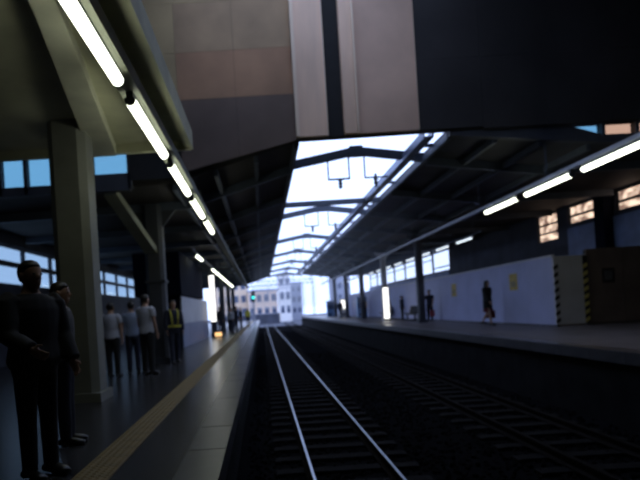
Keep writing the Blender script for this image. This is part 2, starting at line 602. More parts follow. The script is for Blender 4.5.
MB().box(9.06, 10.6, .12, .14, .02, .36).build('pane', M['glass_or'], g2)
MB().prism([(4.65, .4), (7.35, .36), (8.2, .08), (12.6, .03), (12.6, -.12), (8.2, -.1), (4.65, .28)], 'y', .06, .24).build('sill', M['column_d'], g2)
MB().box(8.19, 8.27, .05, .25, .0, .36).build('mullion', M['column_d'], g2)
MB().box(8.99, 9.07, .05, .25, .0, .36).build('mullion', M['column_d'], g2)
MB().box(10.6, 12.6, .06, .24, .03, .36).build('infill', M['column_d'], g2)

# ---- far canopies over the platforms
YC0, YC1 = YW + .30, 63.0


def canopy(poly, th, m, name, label, ribs):
    top = [(a, b + th) for a, b in reversed(poly)]
    o = MB().prism(poly + top, 'y', YC0, YC1).build(name, m)
    tag(o, label, 'canopy', kind='structure')
    n = 0
    y = 15.2
    while y < YC1:
        for (x0, z0), (x1, z1) in ribs:
            MB().bar((x0, y, z0), (x1, y, z1), .14, .22).build('rafter', M['steel'], o)
        y += 4.05
    (x0, z0), (x1, z1) = poly[0], poly[1]
    for t in (.0, .33, .66, 1.0):
        xx, zz = x0 + (x1 - x0) * t, z0 + (z1 - z0) * t
        MB().box(xx - .05, xx + .05, YC0, YC1, zz - .16, zz - .01).build('purlin', M['steel'], o)
    return o


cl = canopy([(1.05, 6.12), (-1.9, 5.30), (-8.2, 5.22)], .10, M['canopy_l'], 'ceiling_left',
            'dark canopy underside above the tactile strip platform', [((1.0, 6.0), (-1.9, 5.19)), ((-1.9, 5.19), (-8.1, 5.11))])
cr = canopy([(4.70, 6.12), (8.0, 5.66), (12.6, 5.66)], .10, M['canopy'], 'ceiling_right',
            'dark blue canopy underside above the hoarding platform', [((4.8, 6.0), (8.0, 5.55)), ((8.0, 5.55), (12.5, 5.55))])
# gutters along the two canopy edges
gt = MB().prism([(4.10, 6.02), (4.34, 6.02), (4.36, 6.20), (4.32, 6.20), (4.31, 6.06), (4.13, 6.06), (4.12, 6.20), (4.08, 6.20)], 'y', YC0, YC1)
gt = gt.build('trim_1', M['gutter'])
tag(gt, 'blue-grey metal gutter running along the open skylight edge', 'gutter', kind='structure')
y = 14.2
while y < YC1:
    MB().box(4.3, 4.74, y, y + .08, 6.12, 6.2).build('bracket', M['gutter'], gt)
    y += 4.05
g3 = MB().box(1.03, 1.13, YC0, YC1, 6.04, 6.26).build('trim_2', M['gutter'])
tag(g3, 'thin metal edge trim along the canopy above the polished rails', 'trim', kind='structure')

# ---- roof beams across the opening
for k, yb in enumerate((15.2, 23.5, 32.0, 40.0, 48.0, 55.5, 62.8)):
    e = empty('roof_beam', (2.85, yb, 6.05))
    tag(e, '%s peaked steel beam across the open roof slot, counted from the cross wall' % ORD[k], 'roof beam', kind='structure')
    MB().bar((-1.85, 0, .05), (.05, 0, .36), .16, .22).build('beam_arm', M['steel'], e)
    MB().bar((-.05, 0, .36), (1.9, 0, .05), .16, .22).build('beam_arm', M['steel'], e)
    MB().box(-.18, .18, -.1, .1, .2, .48).build('ridge_plate', M['steel'], e)
    # catenary support frame and insulators hanging from the beam
    hx = -.5
    fr_ = MB()
    fr_.box(hx - .31, hx - .27, -.02, .02, -.40, .22).box(hx + .27, hx + .31, -.02, .02, -.40, .3).box(hx - .31, hx + .31, -.02, .02, -.42, -.37)
    fr_.build('hanger_frame', M['steel'], e)
    MB().rings([((hx + .03, 0, -.37), .03, .03), ((hx + .03, 0, -.43), .075, .075), ((hx + .03, 0, -.47), .035, .035), ((hx + .03, 0, -.52), .075, .075),
                ((hx + .03, 0, -.56), .035, .035), ((hx + .03, 0, -.61), .07, .07), ((hx + .03, 0, -.66), .03, .03)], 10, axes=((1, 0, 0), (0, 1, 0))).build('insulator', M['steel'], e)
    h2 = MB().box(.2, .85, -.02, .02, -.42, -.38).box(.2, .24, -.02, .02, -.38, .28).box(.48, .54, -.03, .03, -.42, -.30)
    h2.build('hanger_frame', M['steel'], e)
    MB().rings([((.51, 0, -.40), .03, .03), ((.51, 0, -.46), .075, .075), ((.51, 0, -.50), .035, .035), ((.51, 0, -.55), .075, .075),
                ((.51, 0, -.60), .035, .035), ((.51, 0, -.66), .06, .06)], 10, axes=((1, 0, 0), (0, 1, 0))).build('insulator', M['steel'], e)
tb = MB().box(1.0, 4.75, 20.6, 20.78, 5.98, 6.16).build('roof_beam', M['steel'])
tag(tb, 'straight steel tie beam across the roof slot between peaked beams', 'roof beam', kind='structure')

# ---- near strut and columns of the left platform
st = MB().bar((-3.45, 13.2, 5.2), (-2.88, 15.1, 3.9), .34, .16).build('strut', M['soffit'])
tag(st, 'olive brace running from the canopy down to the blue-grey column', 'strut', kind='structure')
bm_ = MB().prism([(-2.90, 9.88), (-2.43, 9.88), (-1.74, 5.2), (-1.26, 2.0), (-1.50, 2.0), (-1.98, 5.2)], 'z', 5.08, 5.25).build('roof_beam', M['strut'])
tag(bm_, 'pale olive beam slanting across the lit ceiling beside the first tube light', 'roof beam', kind='structure')
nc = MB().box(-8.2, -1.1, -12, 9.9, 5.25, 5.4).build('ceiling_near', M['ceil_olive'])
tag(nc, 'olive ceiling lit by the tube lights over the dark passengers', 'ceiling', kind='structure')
for yy in (3.0, 9.78):
    MB().box(-8.2, -1.1, yy, yy + .12, 5.10, 5.25).build('joist', M['ceil_olive'], nc)
MB().box(-1.20, -1.06, -12, 9.9, 5.12, 5.45).build('edge_beam', M['ceil_olive'], nc)


def column(x, y, z0, z1, wd, m, label, flange=True, name='column'):
    e = empty(name, (x, y, z0))
    tag(e, label, 'column', kind='structure')
    h = z1 - z0
    c = wd / 2
    b = wd * .18
    oc = [(-c + b, -c), (c - b, -c), (c, -c + b), (c, c - b), (c - b, c), (-c + b, c), (-c, c - b), (-c, -c + b)]
    MB().prism(oc, 'z', 0, h).build('shaft', m, e)
    MB().box(-c - .05, c + .05, -c - .05, c + .05, 0, .14).build('plinth', m, e)
    if flange:
        MB().box(-c - .03, c + .03, -c - .03, c + .03, 2.2, 2.26).build('collar', m, e)
        MB().prism([(-c, h), (c, h), (c + .5, h), (c, h - .6), (-c, h - .6), (-c - .5, h)], 'y', -.06, .06).build('bracket', m, e)
    return e


column(-2.86, 8.7, ZL, 5.25, .58, M['column'], 'thick grey-green column standing behind the dark-clothed passengers', flange=False)
column(-2.85, 15.2, ZL, 5.22, .50, M['column_d'], 'blue-grey column behind the worker in the yellow vest')
for k, y in enumerate((32.4, 40.0, 48.0, 56.0)):
    column(-2.85, y, ZL, 5.2, .34, M['column_d'], 'slim dark column, %s beyond the white stair enclosure' % ORD[k])
MB().box(WR - .35, WR, 19.42, 20.0, ZR, 5.6).build('pier', M['stair_d'], wr)
for k, y in enumerate((27.6, 35.6, 43.6, 51.6, 59.6)):
    column(8.0, y, ZR, 5.64, .34, M['column_w'] if k == 1 else M['column_d'],
           ['dark column in front of the white hoarding', 'white column behind the glowing strip', 'dark column beyond the white column',
            'slim column near the blue vending machine', 'last slim column at the end of the hoarding platform'][k])

# ---- light soffits and tube lights
sf = MB().prism([(-1.55, 4.86), (-1.31, 4.86), (-1.28, 4.96), (-1.58, 4.96)], 'y', 1.5, 62).build('trim_3', M['soffit'])
tag(sf, 'long pale olive lamp rail above the yellow tactile strip', 'soffit', kind='structure')
y = 2.5
while y < 62:
    for xx in (-1.43,):
        MB().box(xx - .015, xx + .015, y - .015, y + .015, 4.96, 5.25 if y < 9.9 else 5.45).build('hanger_rod', M['soffit'], sf)
    y += 4.0
s2 = MB().box(6.84, 6.98, 4, 62, 4.80, 4.88).build('trim_4', M['conduit'])
tag(s2, 'grey cable conduit carrying the tube lights over the hoarding platform edge', 'conduit', kind='structure')
y = 5.0
while y < 62:
    MB().box(6.9, 6.93, y - .015, y + .015, 4.88, 10.5 if y < 12 else 5.8).build('hanger_rod', M['steel'], s2)
    y += 4.0


def make_fixture(L, wd, m):
    e = empty('tube_light')
    MB().prism([(-wd * .30, .045), (wd * .30, .045), (wd * .35, .12), (-wd * .35, .12)], 'y', 0, L).build('housing', M['fixture'], e)
    pr = [(wd * .5 * math.cos(t), .02 + wd * .5 * math.sin(t)) for t in [math.radians(155 + 230 * i / 10) for i in range(11)]]
    MB().prism(pr, 'y', .03, L - .03).build('diffuser', m, e, smooth=False)
    for y in (0, L - .03):
        MB().prism([(p * 1.04, q) for p, q in pr], 'y', y, y + .03).build('end_cap', M['fixture'], e)
    return e


protoL = make_fixture(2.36, .13, M['tube'])
lab = ['long bright tube light, topmost in the row over the tactile strip', 'second bright tube light down the row over the tactile strip',
       'third bright tube light down the row over the tactile strip', 'fourth bright tube light down the row over the tactile strip',
       'fifth and last bright tube light of the row over the tactile strip']
for k in range(5):
    o = protoL if k == 0 else copy_tree(protoL)
    o.location = (-1.43, 3.72 + 2.88 * k, 4.74)
    tag(o, lab[k], 'tube light', 'tube lights over the tactile strip')
protoR = make_fixture(2.1, .13, M['tube'])
for k in range(3):
    o = protoR if k == 0 else copy_tree(protoR)
    o.location = (6.91, 9.45 + 2.5 * k, 4.68)
    tag(o, ['largest bright tube light hanging from the long conduit',
            'second bright tube light on the long conduit', 'last bright tube light before the dim conduit'][k], 'tube light', 'tube lights on the conduit')
protoF = make_fixture(1.9, .10, M['tube_b'])
for k in range(13):
    o = protoF if k == 0 else copy_tree(protoF)
    o.location = (9.0, 23.0 + 2.9 * k, 4.68)
    tag(o, '%s small tube light in the dashed row above the hoarding' % ORD[k], 'tube light', 'tube lights above the hoarding')
protoG = make_fixture(2.4, .12, M['tube'])
for k, y in enumerate((23.2, 30.6, 33.4, 36.2, 39.0, 41.8, 44.6, 47.4, 50.2)):
    o = protoG if k == 0 else copy_tree(protoG)
    o.location = (-2.65, y, 4.68)
    tag(o, '%s tube light in the row running past the stair enclosure' % ORD[k], 'tube light', 'tube lights past the stair enclosure')
for ob, xx, ys in (('trim_5', 9.0, (22, 62)), ('trim_6', -2.65, (22, 54))):
    o = MB().box(xx - .05, xx + .05, ys[0], ys[1], 4.78, 4.84).build(ob, M['steel'])
    tag(o, 'thin lamp rail above the ' + ('hoarding' if xx > 0 else 'stair enclosure side'), 'lamp rail', kind='structure')
    y = ys[0] + 1
    while y < ys[1]:
        MB().box(xx - .012, xx + .012, y, y + .024, 4.84, 5.2 if xx < 0 else 5.62).build('hanger_rod', M['steel'], o)
        y += 5

# ================================================================== THINGS ON THE RIGHT PLATFORM
HX, HY0 = 9.2, 17.3
hd = empty('hoarding', (HX, HY0, ZR))
tag(hd, 'long white construction hoarding with grey striped end on the far platform', 'hoarding')
for k in range(24):
    MB().box(0, .05, .008 + 1.8 * k, 1.792 + 1.8 * k, 0.05, 2.2).build('board', M['hoard'], hd)
MB().box(.05, .15, 0, 43.2, 0, 2.15).build('backing', M['column_d'], hd)
MB().box(.0, 1.06, -.05, .0, 0.05, 2.2).build('end_board', M['hoard_g'], hd)
MB().box(.0, .06, -.04, 43.2, 0, .05).build('base_rail', M['column_d'], hd)
MB().box(-.02, .09, 0.0, 43.2, 2.2, 2.26).build('top_rail', M['hoard_g'], hd)
for xx in (.0, .92):
    tp = MB().box(xx, xx + .14, -.062, -.052, .06, 2.18).build('hazard_tape', M['hoard_g'] if xx == 0 else M['tape_k'], hd)
    z = .08
    while z < 2.0:
        MB().prism([(xx, z), (xx + .14, z + .08), (xx + .14, z + .20), (xx, z + .12)], 'y', -.072, -.063).build('tape_stripe', M['tape_y'] if xx else M['tape_k'], tp)
        z += .24
for y, z in ((2.4, 1.55), (8.6, 1.5)):
    s = MB().box(-.015, -.003, y, y + .62, z - .30, z + .30).build('notice', M['sign_y'], hd)
    MB().box(-.022, -.016, y + .12, y + .5, z - .18, z + .02).build('notice_mark', M['khaki'], s)

hb = empty('hoarding', (10.28, 17.32, ZR))
tag(hb, 'dark brown hoarding with a small poster beside the striped corner', 'hoarding')
for k in range(2):
    MB().box(.01 + 1.16 * k, 1.15 + 1.16 * k, 0, .06, .04, 2.38).build('board', M['hoard_d'], hb)
MB().box(0, 2.3, .06, .14, 0, 2.36).build('backing', M['column_d'], hb)
po = MB().box(.48, .86, -.015, -.003, 1.28, 1.74).build('poster', M['poster'], hb)
MB().box(.54, .80, -.022, -.016, 1.36, 1.66).build('poster_picture', M['greyc'], po)


def bench(x, y, z, n, label, rz=0):
    e = empty('bench', (x, y, z), rz)
    tag(e, label, 'bench')
    for k in range(n):
        yy = k * .5
        s = MB().prism([(-.22, .40), (.2, .38), (.22, .42), (-.2, .45)], 'y', yy + .02, yy + .46).build('seat', M['bench'], e)
        MB().prism([(.18, .42), (.24, .42), (.34, .82), (.29, .84)], 'y', yy + .02, yy + .46).build('backrest', M['bench'], e)
    MB().box(-.02, .06, 0, n * .5, .32, .39).build('rail', M['steel'], e)
    for yy in (.2, n * .5 - .25):
        MB().prism([(-.2, 0), (.25, 0), (.25, .04), (.06, .06), (.06, .33), (-.02, .33), (-.02, .06), (-.2, .04)], 'y', yy, yy + .06).build('leg', M['steel'], e)
    return e


bench(8.62, 31.0, ZR, 4, 'dark moulded bench beside the passenger with the red bag')
bench(8.75, 38.2, ZR, 4, 'dark moulded bench beyond the white column')


def vending(x, y, z, m, label, face):
    e = empty('vending_machine', (x, y, z))
    tag(e, label, 'vending machine')
    MB().box(-.4, .4, -.5, .5, .08, 1.83).build('cabinet', m, e, bevel=.02)
    MB().box(-.36, .36, -.46, .46, 0, .08).build('base', M['bench'], e)
    MB().box(-.34, .34, -.525, -.505, .85, 1.72).build('display_window', face, e)
    MB().box(-.30, .10, -.52, -.505, .2, .38).build('dispenser_flap', M['bench'], e)
    for k in range(3):
        MB().box(-.34, .34, -.54, -.526, 1.08 + .22 * k, 1.10 + .22 * k).build('shelf', m, e)
    return e


vending(8.5, 47.0, ZR, M['vend_b'], 'blue vending machine between the slim dark columns', M['b_glass'])
vending(8.4, 56.2, ZR, M['vend_w'], 'white vending machine with a lit display near the platform end', M['whiteglow'])
vending(7.9, 63.5, ZR, M['vend_b'], 'blue vending machine at the open end of the hoarding platform', M['b_glass'])

# ================================================================== THINGS ON THE LEFT PLATFORM
se = empty('stair_enclosure', (-3.1, 21.4, ZL))
tag(se, 'white and blue-grey stair enclosure with a dark upper part', 'stair enclosure')
for k in range(5):
    y0, y1 = 2.0 * k + .01, 2.0 * k + 1.99
    MB().box(-.06, 0, y0, y1, .96, 2.04).build('upper_board', M['stair_w'], se)
    MB().box(-.06, 0, y0, y1, .02, .95).build('lower_board', M['stair_b'], se)
MB().box(-1.6, -.06, 0, .06, 0, 2.04).build('end_board', M['stair_d'], se)
MB().box(-1.7, .08, -.5, 7.5, 2.06, 3.72).build('dark_fascia', M['stair_d'], se)
MB().box(-1.6, -1.5, 0, 10, 0, 2.06).build('rear_board', M['stair_d'], se)

sg = empty('sunlit_column_strip', (-2.75, 31.2, ZL))  # glowing strip added where a column catches the sun, not a real sign
tag(sg, 'tall narrow glowing strip in place of a sunlit column just past the stair enclosure', 'sign')
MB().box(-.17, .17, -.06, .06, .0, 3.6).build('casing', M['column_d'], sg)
MB().box(-.14, .14, -.075, -.062, .85, 3.45).build('lit_face', M['whiteglow'], sg)
s3 = empty('sunlit_column_strip', (7.95, 35.2, ZR))  # emissive strip added for the light on the white column behind it
tag(s3, 'tall glowing white strip in place of sunlight on the column before the hoarding', 'sign')
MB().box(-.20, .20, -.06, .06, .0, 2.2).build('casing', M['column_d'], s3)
MB().box(-.17, .17, -.075, -.062, .12, 2.1).build('lit_face', M['whiteglow'], s3)
lb = empty('floor_sign', (-2.45, 30.2, ZL))
tag(lb, 'low amber lit floor sign beside the stair enclosure', 'sign')
MB().prism([(-.12, 0), (.12, 0), (.08, .34), (-.08, .34)], 'x', -.22, .22).build('casing', M['bench'], lb)
MB().box(-.18, .18, -.125, -.112, .05, .25).build('lit_face', M['amberlens'], lb)

sig = empty('railway_signal', (-.86, 60.0, ZL))
tag(sig, 'railway signal showing a blue-green light at the platform end', 'signal')
MB().tube((0, 0, 0), (0, 0, 3.2), .06, .05, 10).build('mast', M['steel'], sig)
MB().box(-.2, .2, -.08, .08, 2.35, 3.55).build('head', M['stair_d'], sig, bevel=.03)
MB().rings([((0, -.085, 2.86), .16, .16), ((0, -.12, 2.86), .15, .15)], 16, axes=((1, 0, 0), (0, 0, 1))).build('lens', M['siglens'], sig)
MB().rings([((0, -.085, 3.25), .11, .11), ((0, -.11, 3.25), .10, .10)], 16, axes=((1, 0, 0), (0, 0, 1))).build('dark_lens', M['black'], sig)
MB().prism([(-.2, 3.02), (.2, 3.02), (.22, 2.86), (.24, 2.86), (.2, 3.06), (-.2, 3.06), (-.24, 2.86), (-.22, 2.86)], 'y', -.3, -.08).build('hood', M['stair_d'], sig)

# ================================================================== BEYOND THE STATION
gf = MB().box(-90, 90, 84, 260, -.9, -.22).build('ground_outside', M['hedge'])
tag(gf, 'dim open ground beyond the platform ends', 'ground', kind='structure')
lw = MB().box(-9, 3.2, 104, 104.5, -.2, 1.7).build('retaining_wall', M['hedge'])
tag(lw, 'low dark retaining wall closing the view down the track', 'wall', kind='structure')
MB().box(-9.1, 3.3, 103.9, 104.6, 1.7, 1.85).build('cap', M['b_blue'], lw)


def building(x0, x1, y0, d, h, m, label, cols, rows, sill=1.2, roof=True):
    e = empty('building', ((x0 + x1) / 2, y0, -.2))
    tag(e, label, 'building')
    hw = (x1 - x0) / 2
    MB().box(-hw, hw, 0, d, 0, h).build('body', m, e)
    if roof:
        MB().box(-hw - .2, hw + .2, -.2, d + .2, h, h + .3).build('parapet', M['b_blue'], e)
    cw, rh = 2 * hw / cols, (h - sill) / rows
    for i in range(cols):
        for j in range(rows):
            xa, za = -hw + cw * (i + .18), sill + rh * (j + .2)
            wn = MB().box(xa, xa + cw * .64, -.06, 0, za, za + rh * .55).build('window', M['b_blue'], e)
            MB().box(xa + .08, xa + cw * .64 - .08, -.08, -.06, za + .08, za + rh * .55 - .08).build('pane', M['b_glass'], wn)
    return e


building(-12, -3.2, 128, 12, 10.2, M['b_tan'], 'tan building seen past the signal at the far end', 5, 3)
building(-2.9, 3.6, 122, 10, 6.9, M['b_pink'], 'low pinkish building straight down the track', 4, 2)
building(3.9, 6.4, 118, 9, 10.0, M['b_white'], 'narrow white building between the low pinkish and tall ones', 2, 3)
building(6.9, 9.3, 126, 9, 8.4, M['b_blue'], 'narrow blue-grey building beside the white one', 2, 3)
building(13.4, 16.0, 98, 10, 9.2, M['b_blue'], 'tall blue-grey building past the open gap of sky', 2, 4)


def gantry(y, h, label):
    e = empty('catenary_gantry', (2.85, y, -.2))
    tag(e, label, 'gantry')
    for s in (-1, 1):
        p = MB()
        for dx in (-.15, .15):
            p.box(s * 4.2 + dx - .04, s * 4.2 + dx + .04, -.06, .06, 0, h + .6)
        for k in range(int(h / .6)):
            p.bar((s * 4.2 - .15, 0, .6 * k), (s * 4.2 + .15, 0, .6 * k + .6), .05)
        p.build('post', M['b_blue'], e)
    b = MB().box(-4.3, 4.3, -.05, .05, h + .5, h + .6).box(-4.3, 4.3, -.05, .05, h - .1, h)
    for k in range(12):
        x0 = -4.2 + .7 * k
        b.bar((x0, 0, h), (x0 + .35, 0, h + .5), .06).bar((x0 + .35, 0, h + .5), (x0 + .7, 0, h), .06)
    b.build('lattice_beam', M['b_blue'], e)
    for xx in (-1.8, 1.6):
        MB().box(xx - .04, xx + .04, -.04, .04, h - 1.1, h - .1).box(xx - .5, xx + .5, -.03, .03, h - 1.1, h - 1.04).build('drop_arm', M['b_blue'], e)
    return e


gantry(74, 5.9, 'blue-grey lattice gantry just beyond the canopy ends')
gantry(92, 6.1, 'blue-grey lattice gantry in front of the low pinkish building')


# ================================================================== PEOPLE
def remesh(mb, vox, name, m, smooth=True):
    me = mb.mesh(name + '_raw')
    o = bpy.data.objects.new('tmp', me)
    C.objects.link(o)
    r = o.modifiers.new('r', 'REMESH')
    r.mode = 'VOXEL'
    r.voxel_size = vox
    r.use_smooth_shade = True
    s = o.modifiers.new('s', 'SMOOTH')
    s.factor = 0.5
    s.iterations = 3
    dg = bpy.context.evaluated_depsgraph_get()
    out = bpy.data.meshes.new_from_object(o.evaluated_get(dg))
    out.name = name
    out.materials.clear()
    out.materials.append(m)
    bpy.data.objects.remove(o)
    bpy.data.meshes.remove(me)
    return out


GRIP = [None]


def person(label, loc, rz, height=1.7, top='shirt', top_m=None, sleeve=1.0, low='trousers', low_m=None, hair='short', vox=.011,
           stride=0.0, arms=((0.1, 0.25), (0.0, 0.2)), vest=False, build=1.0, lean=0.0, group='passengers', head_turn=0.0):
    """faces local -Y; arms = (swing forward, elbow bend) for the two arms"""
    S = height / 1.70
    Z = Vector((0, 0, 1))
    B = build
    ly = lambda z: -lean * max(0, z - .9)     # forward lean of the trunk

    def torso(o, z0=.80, z1=1.46):
        rs = [(.80, .150 * B, .105), (.92, .168 * B, .120), (1.06, .142 * B, .105), (1.20, .155 * B, .115), (1.32, .172 * B, .112),
              (1.395, .150 * B, .092), (1.44, .085, .070), (1.48, .058, .060)]
        return [((0, ly(z), z), rx + o, ry + o) for z, rx, ry in rs if z0 <= z <= z1]

    # leg joints
    legs = {}
    for s, st_ in ((-1, stride), (1, -stride)):
        hip = Vector((.088 * s, 0, .88))
        a = st_
        knee = hip + Vector((.01 * s, -math.sin(a) * .41, -math.cos(a) * .41))
        kb = a - (.25 * abs(stride) + (.35 if st_ < 0 else 0) * abs(stride) / .4)
        ank = knee + Vector((.0, -math.sin(kb) * .40, -math.cos(kb) * .40))
        legs[s] = (hip, knee, ank)
    low_z = min(l[2].z for l in legs.values())
    drop = low_z - .075
    arms_j = {}
    for s, (sw, el) in ((-1, arms[0]), (1, arms[1])):
        sh = Vector((.185 * s * B, ly(1.38), 1.385))
        d1 = Vector((.16 * s, -math.sin(sw), -math.cos(sw))).normalized()
        elb = sh + d1 * .285
        d2 = Vector((.02 * s - .25 * s * math.sin(el) * .6, -math.sin(sw + el), -math.cos(sw + el))).normalized()
        wr_ = elb + d2 * .245
        arms_j[s] = (sh, elb, wr_, d2)

    b = MB()
    b.rings(torso(0, .8, 1.6), 18, axes=((1, 0, 0), (0, 1, 0)))
    hc = Vector((0, ly(1.58) - .012, 1.585))
    ct, stn = math.cos(head_turn), math.sin(head_turn)

    def hp(x, y, z):
        return (hc.x + x * ct - y * stn, hc.y + x * stn + y * ct, hc.z + z)
    hax = ((ct, stn, 0), (-stn, ct, 0))
    b.rings([((0, ly(1.42), 1.42), .062, .062), ((0, ly(1.50) - .004, 1.53), .052, .056)], 12, axes=((1, 0, 0), (0, 1, 0)))
    b.rings([(hp(0, -.030, -.118), .028, .030), (hp(0, -.025, -.100), .046, .058), (hp(0, -.012, -.06), .062, .080), (hp(0, -.002, -.01), .073, .092),
             (hp(0, .004, .035), .076, .096), (hp(0, .006, .075), .066, .084), (hp(0, .006, .102), .042, .055), (hp(0, .006, .113), .015, .02)], 16, axes=hax)
    b.rings([(hp(0, -.090, .012), .008, .010), (hp(0, -.100, -.010), .011, .014), (hp(0, -.104, -.026), .015, .018), (hp(0, -.094, -.036), .012, .012)], 8, axes=hax)
    b.rings([(hp(0, -.082, -.072), .016, .010), (hp(0, -.084, -.064), .024, .013), (hp(0, -.082, -.056), .018, .010)], 8, axes=hax)
    for s in (-1, 1):
        b.rings([(hp(.076 * s, .008, -.03), .010, .014), (hp(.080 * s, .010, -.005), .012, .022), (hp(.080 * s, .012, .018), .011, .019)], 8, axes=hax)
        hip, knee, ank = legs[s]
        b.rings([(hip + Z * .05, .088, .095), (hip - Z * .05, .086, .09), (hip.lerp(knee, .5), .070, .074), (knee, .052, .055),
                 (knee.lerp(ank, .3), .053, .058), (knee.lerp(ank, .7), .038, .042), (ank, .034, .036)], 12, axes=((1, 0, 0), (0, 1, 0)))
        b.rings([((ank.x, ank.y + .045, ank.z - .03), .030, .035), ((ank.x + .006 * s, ank.y - .05, ank.z - .035), .038, .03),
                 ((ank.x + .012 * s, ank.y - .13, ank.z - .05), .042, .018), ((ank.x + .012 * s, ank.y - .17, ank.z - .055), .03, .012)], 10)
        sh, elb, wr_, d = arms_j[s]
        b.rings([(sh + Vector((-.03 * s, 0, .0)), .052, .052), (sh + (elb - sh) * .12, .050, .050), (sh.lerp(elb, .55), .042, .043), (elb, .036, .037),
                 (elb.lerp(wr_, .3), .037, .037), (wr_, .024, .026)], 10)
        # hand: palm, four fingers, thumb
        n = Vector((-s, 0, 0))
        n = (n - d * n.dot(d)).normalized()           # palm normal, towards the body
        f = d.cross(n).normalized()
        if f.y > 0:
            f = -f                                    # towards the front
        pc = wr_ + d * .045
        b.rings([(wr_ - d * .01, .020, .026), (wr_ + d * .03, .017, .038), (wr_ + d * .075, .014, .041), (wr_ + d * .088, .010, .036)], 10, axes=(n, f))
        for k, (off, ln) in enumerate(((.031, .068), (.0105, .078), (-.0105, .072), (-.031, .056))):
            r_ = max(.0088, vox * .75)
            p0 = wr_ + d * .078 + f * off
            p1 = p0 + (d * .95 + n * .2).normalized() * ln * .5
            p2 = p1 + (d * .75 + n * .6).normalized() * ln * .55
            b.rings([(p0, r_ * 1.05, r_ * 1.05), (p1, r_, r_), (p2, r_ * .8, r_ * .8)], 7)
        t0 = wr_ + d * .028 + f * .032
        t1 = t0 + (d * .6 + f * .75).normalized() * .038
        t2 = t1 + (d * .9 + f * .25 + n * .3).normalized() * .03
        r_ = max(.0105, vox * .8)
        b.rings([(t0, r_ * 1.2, r_ * 1.2), (t1, r_, r_), (t2, r_ * .8, r_ * .8)], 7)
    body = link('person', remesh(b, vox, 'person_body', M['skin']))
    tag(body, label, 'person', group)

    # --- lower garment
    q = MB()
    if low == 'trousers':
        q.rings(torso(.014, .79, 1.07), 18, axes=((1, 0, 0), (0, 1, 0)))
        for s in (-1, 1):
            hip, knee, ank = legs[s]
            q.rings([(hip + Z * .05, .092, .108), (hip - Z * .06, .092, .104), (hip.lerp(knee, .5), .084, .090), (knee, .070, .074),
                     (knee.lerp(ank, .4), .066, .072), (ank + Z * .03, .058, .064), (ank - Z * .01, .057, .064)], 14, axes=((1, 0, 0), (0, 1, 0)))
    else:
        q.rings([((0, 0, 1.04), .150, .115), ((0, 0, .92), .180, .135), ((0, 0, .72), .195, .15), ((0, 0, .52), .205, .16)], 20, axes=((1, 0, 0), (0, 1, 0)))
    link(low, remesh(q, vox * 1.3, low, low_m or M['navy']), body)
    # --- upper garment
    q = MB()
    o_ = .018 if top == 'shirt' else .034
    if top == 'coat':
        q.rings([((0, ly(.62), .62), .20 * B, .155), ((0, ly(.78), .78), .195 * B, .15), ((0, ly(.92), .92), .195 * B, .15)] + torso(o_, 1.0, 1.45), 18, axes=((1, 0, 0), (0, 1, 0)))
    else:
        q.rings([((0, ly(.86), .86), .178 * B, .132)] + torso(o_, .9, 1.45), 18, axes=((1, 0, 0), (0, 1, 0)))
    for s in (-1, 1):
        sh, elb, wr_, d = arms_j[s]
        rs = [(sh + Vector((-.05 * s, 0, .0)), .06 + o_, .06 + o_), (sh + (elb - sh) * .12, .052 + o_, .052 + o_), (sh.lerp(elb, .6), .046 + o_, .046 + o_)]
        if sleeve > .6:
            rs += [(elb, .040 + o_, .040 + o_), (elb.lerp(wr_, .5), .037 + o_, .037 + o_), (elb.lerp(wr_, .97), .030 + o_, .030 + o_)]
        q.rings(rs, 12)
    link(top, remesh(q, vox * 1.3, top, top_m or M['shirt_w']), body)
    if vest:
        q = MB()
        q.rings([((0, ly(.95), .95), .200 * B, .150)] + torso(.030, 1.0, 1.41), 18, axes=((1, 0, 0), (0, 1, 0)))
        vs = link('safety_vest', remesh(q, vox * 1.3, 'safety_vest', M['navy']), body)
        for s in (-1, 1):
            q = MB().rings([((.075 * s, -.150, 1.0), .02, .012), ((.085 * s, -.152, 1.2), .02, .012), ((.10 * s, -.14, 1.36), .02, .012), ((.10 * s, -.02, 1.455), .02, .012),
                            ((.10 * s, .11, 1.36), .02, .012), ((.09 * s, .15, 1.2), .02, .012), ((.08 * s, .152, 1.0), .02, .012)], 8, axes=((1, 0, 0), (0, .7, .7)))
            q.build('reflective_band', M['hivis'], vs, smooth=True)
        q = MB()
        t_, r0 = 28, 1.0
        for (za, zb_) in ((.97, 1.03),):
            ring = [(.212 * B * math.cos(2 * math.pi * i / t_), .160 * math.sin(2 * math.pi * i / t_)) for i in range(t_)]
            q.prism(ring, 'z', za, zb_)
        q.build('reflective_band', M['hivis'], vs, smooth=False)
    # --- hair
    q = MB()
    q.rings([(hp(0, .045, -.05), .060, .045), (hp(0, .030, -.01), .080, .074), (hp(0, .022, .035), .086, .092), (hp(0, .010, .075), .078, .096),
             (hp(0, .008, .108), .055, .070), (hp(0, .008, .124), .02, .03)], 16, axes=hax)
    if hair == 'long':
        q.rings([(hp(0, .075, -.20), .07, .025), (hp(0, .07, -.10), .085, .04), (hp(0, .05, 0), .088, .06)], 14, axes=hax)
        for s in (-1, 1):
            q.rings([(hp(.075 * s, .03, -.16), .018, .035), (hp(.082 * s, .01, -.05), .016, .04), (hp(.075 * s, .0, .05), .02, .05)], 8, axes=hax)
    link('hair', remesh(q, vox, 'hair', M['hair']), body)
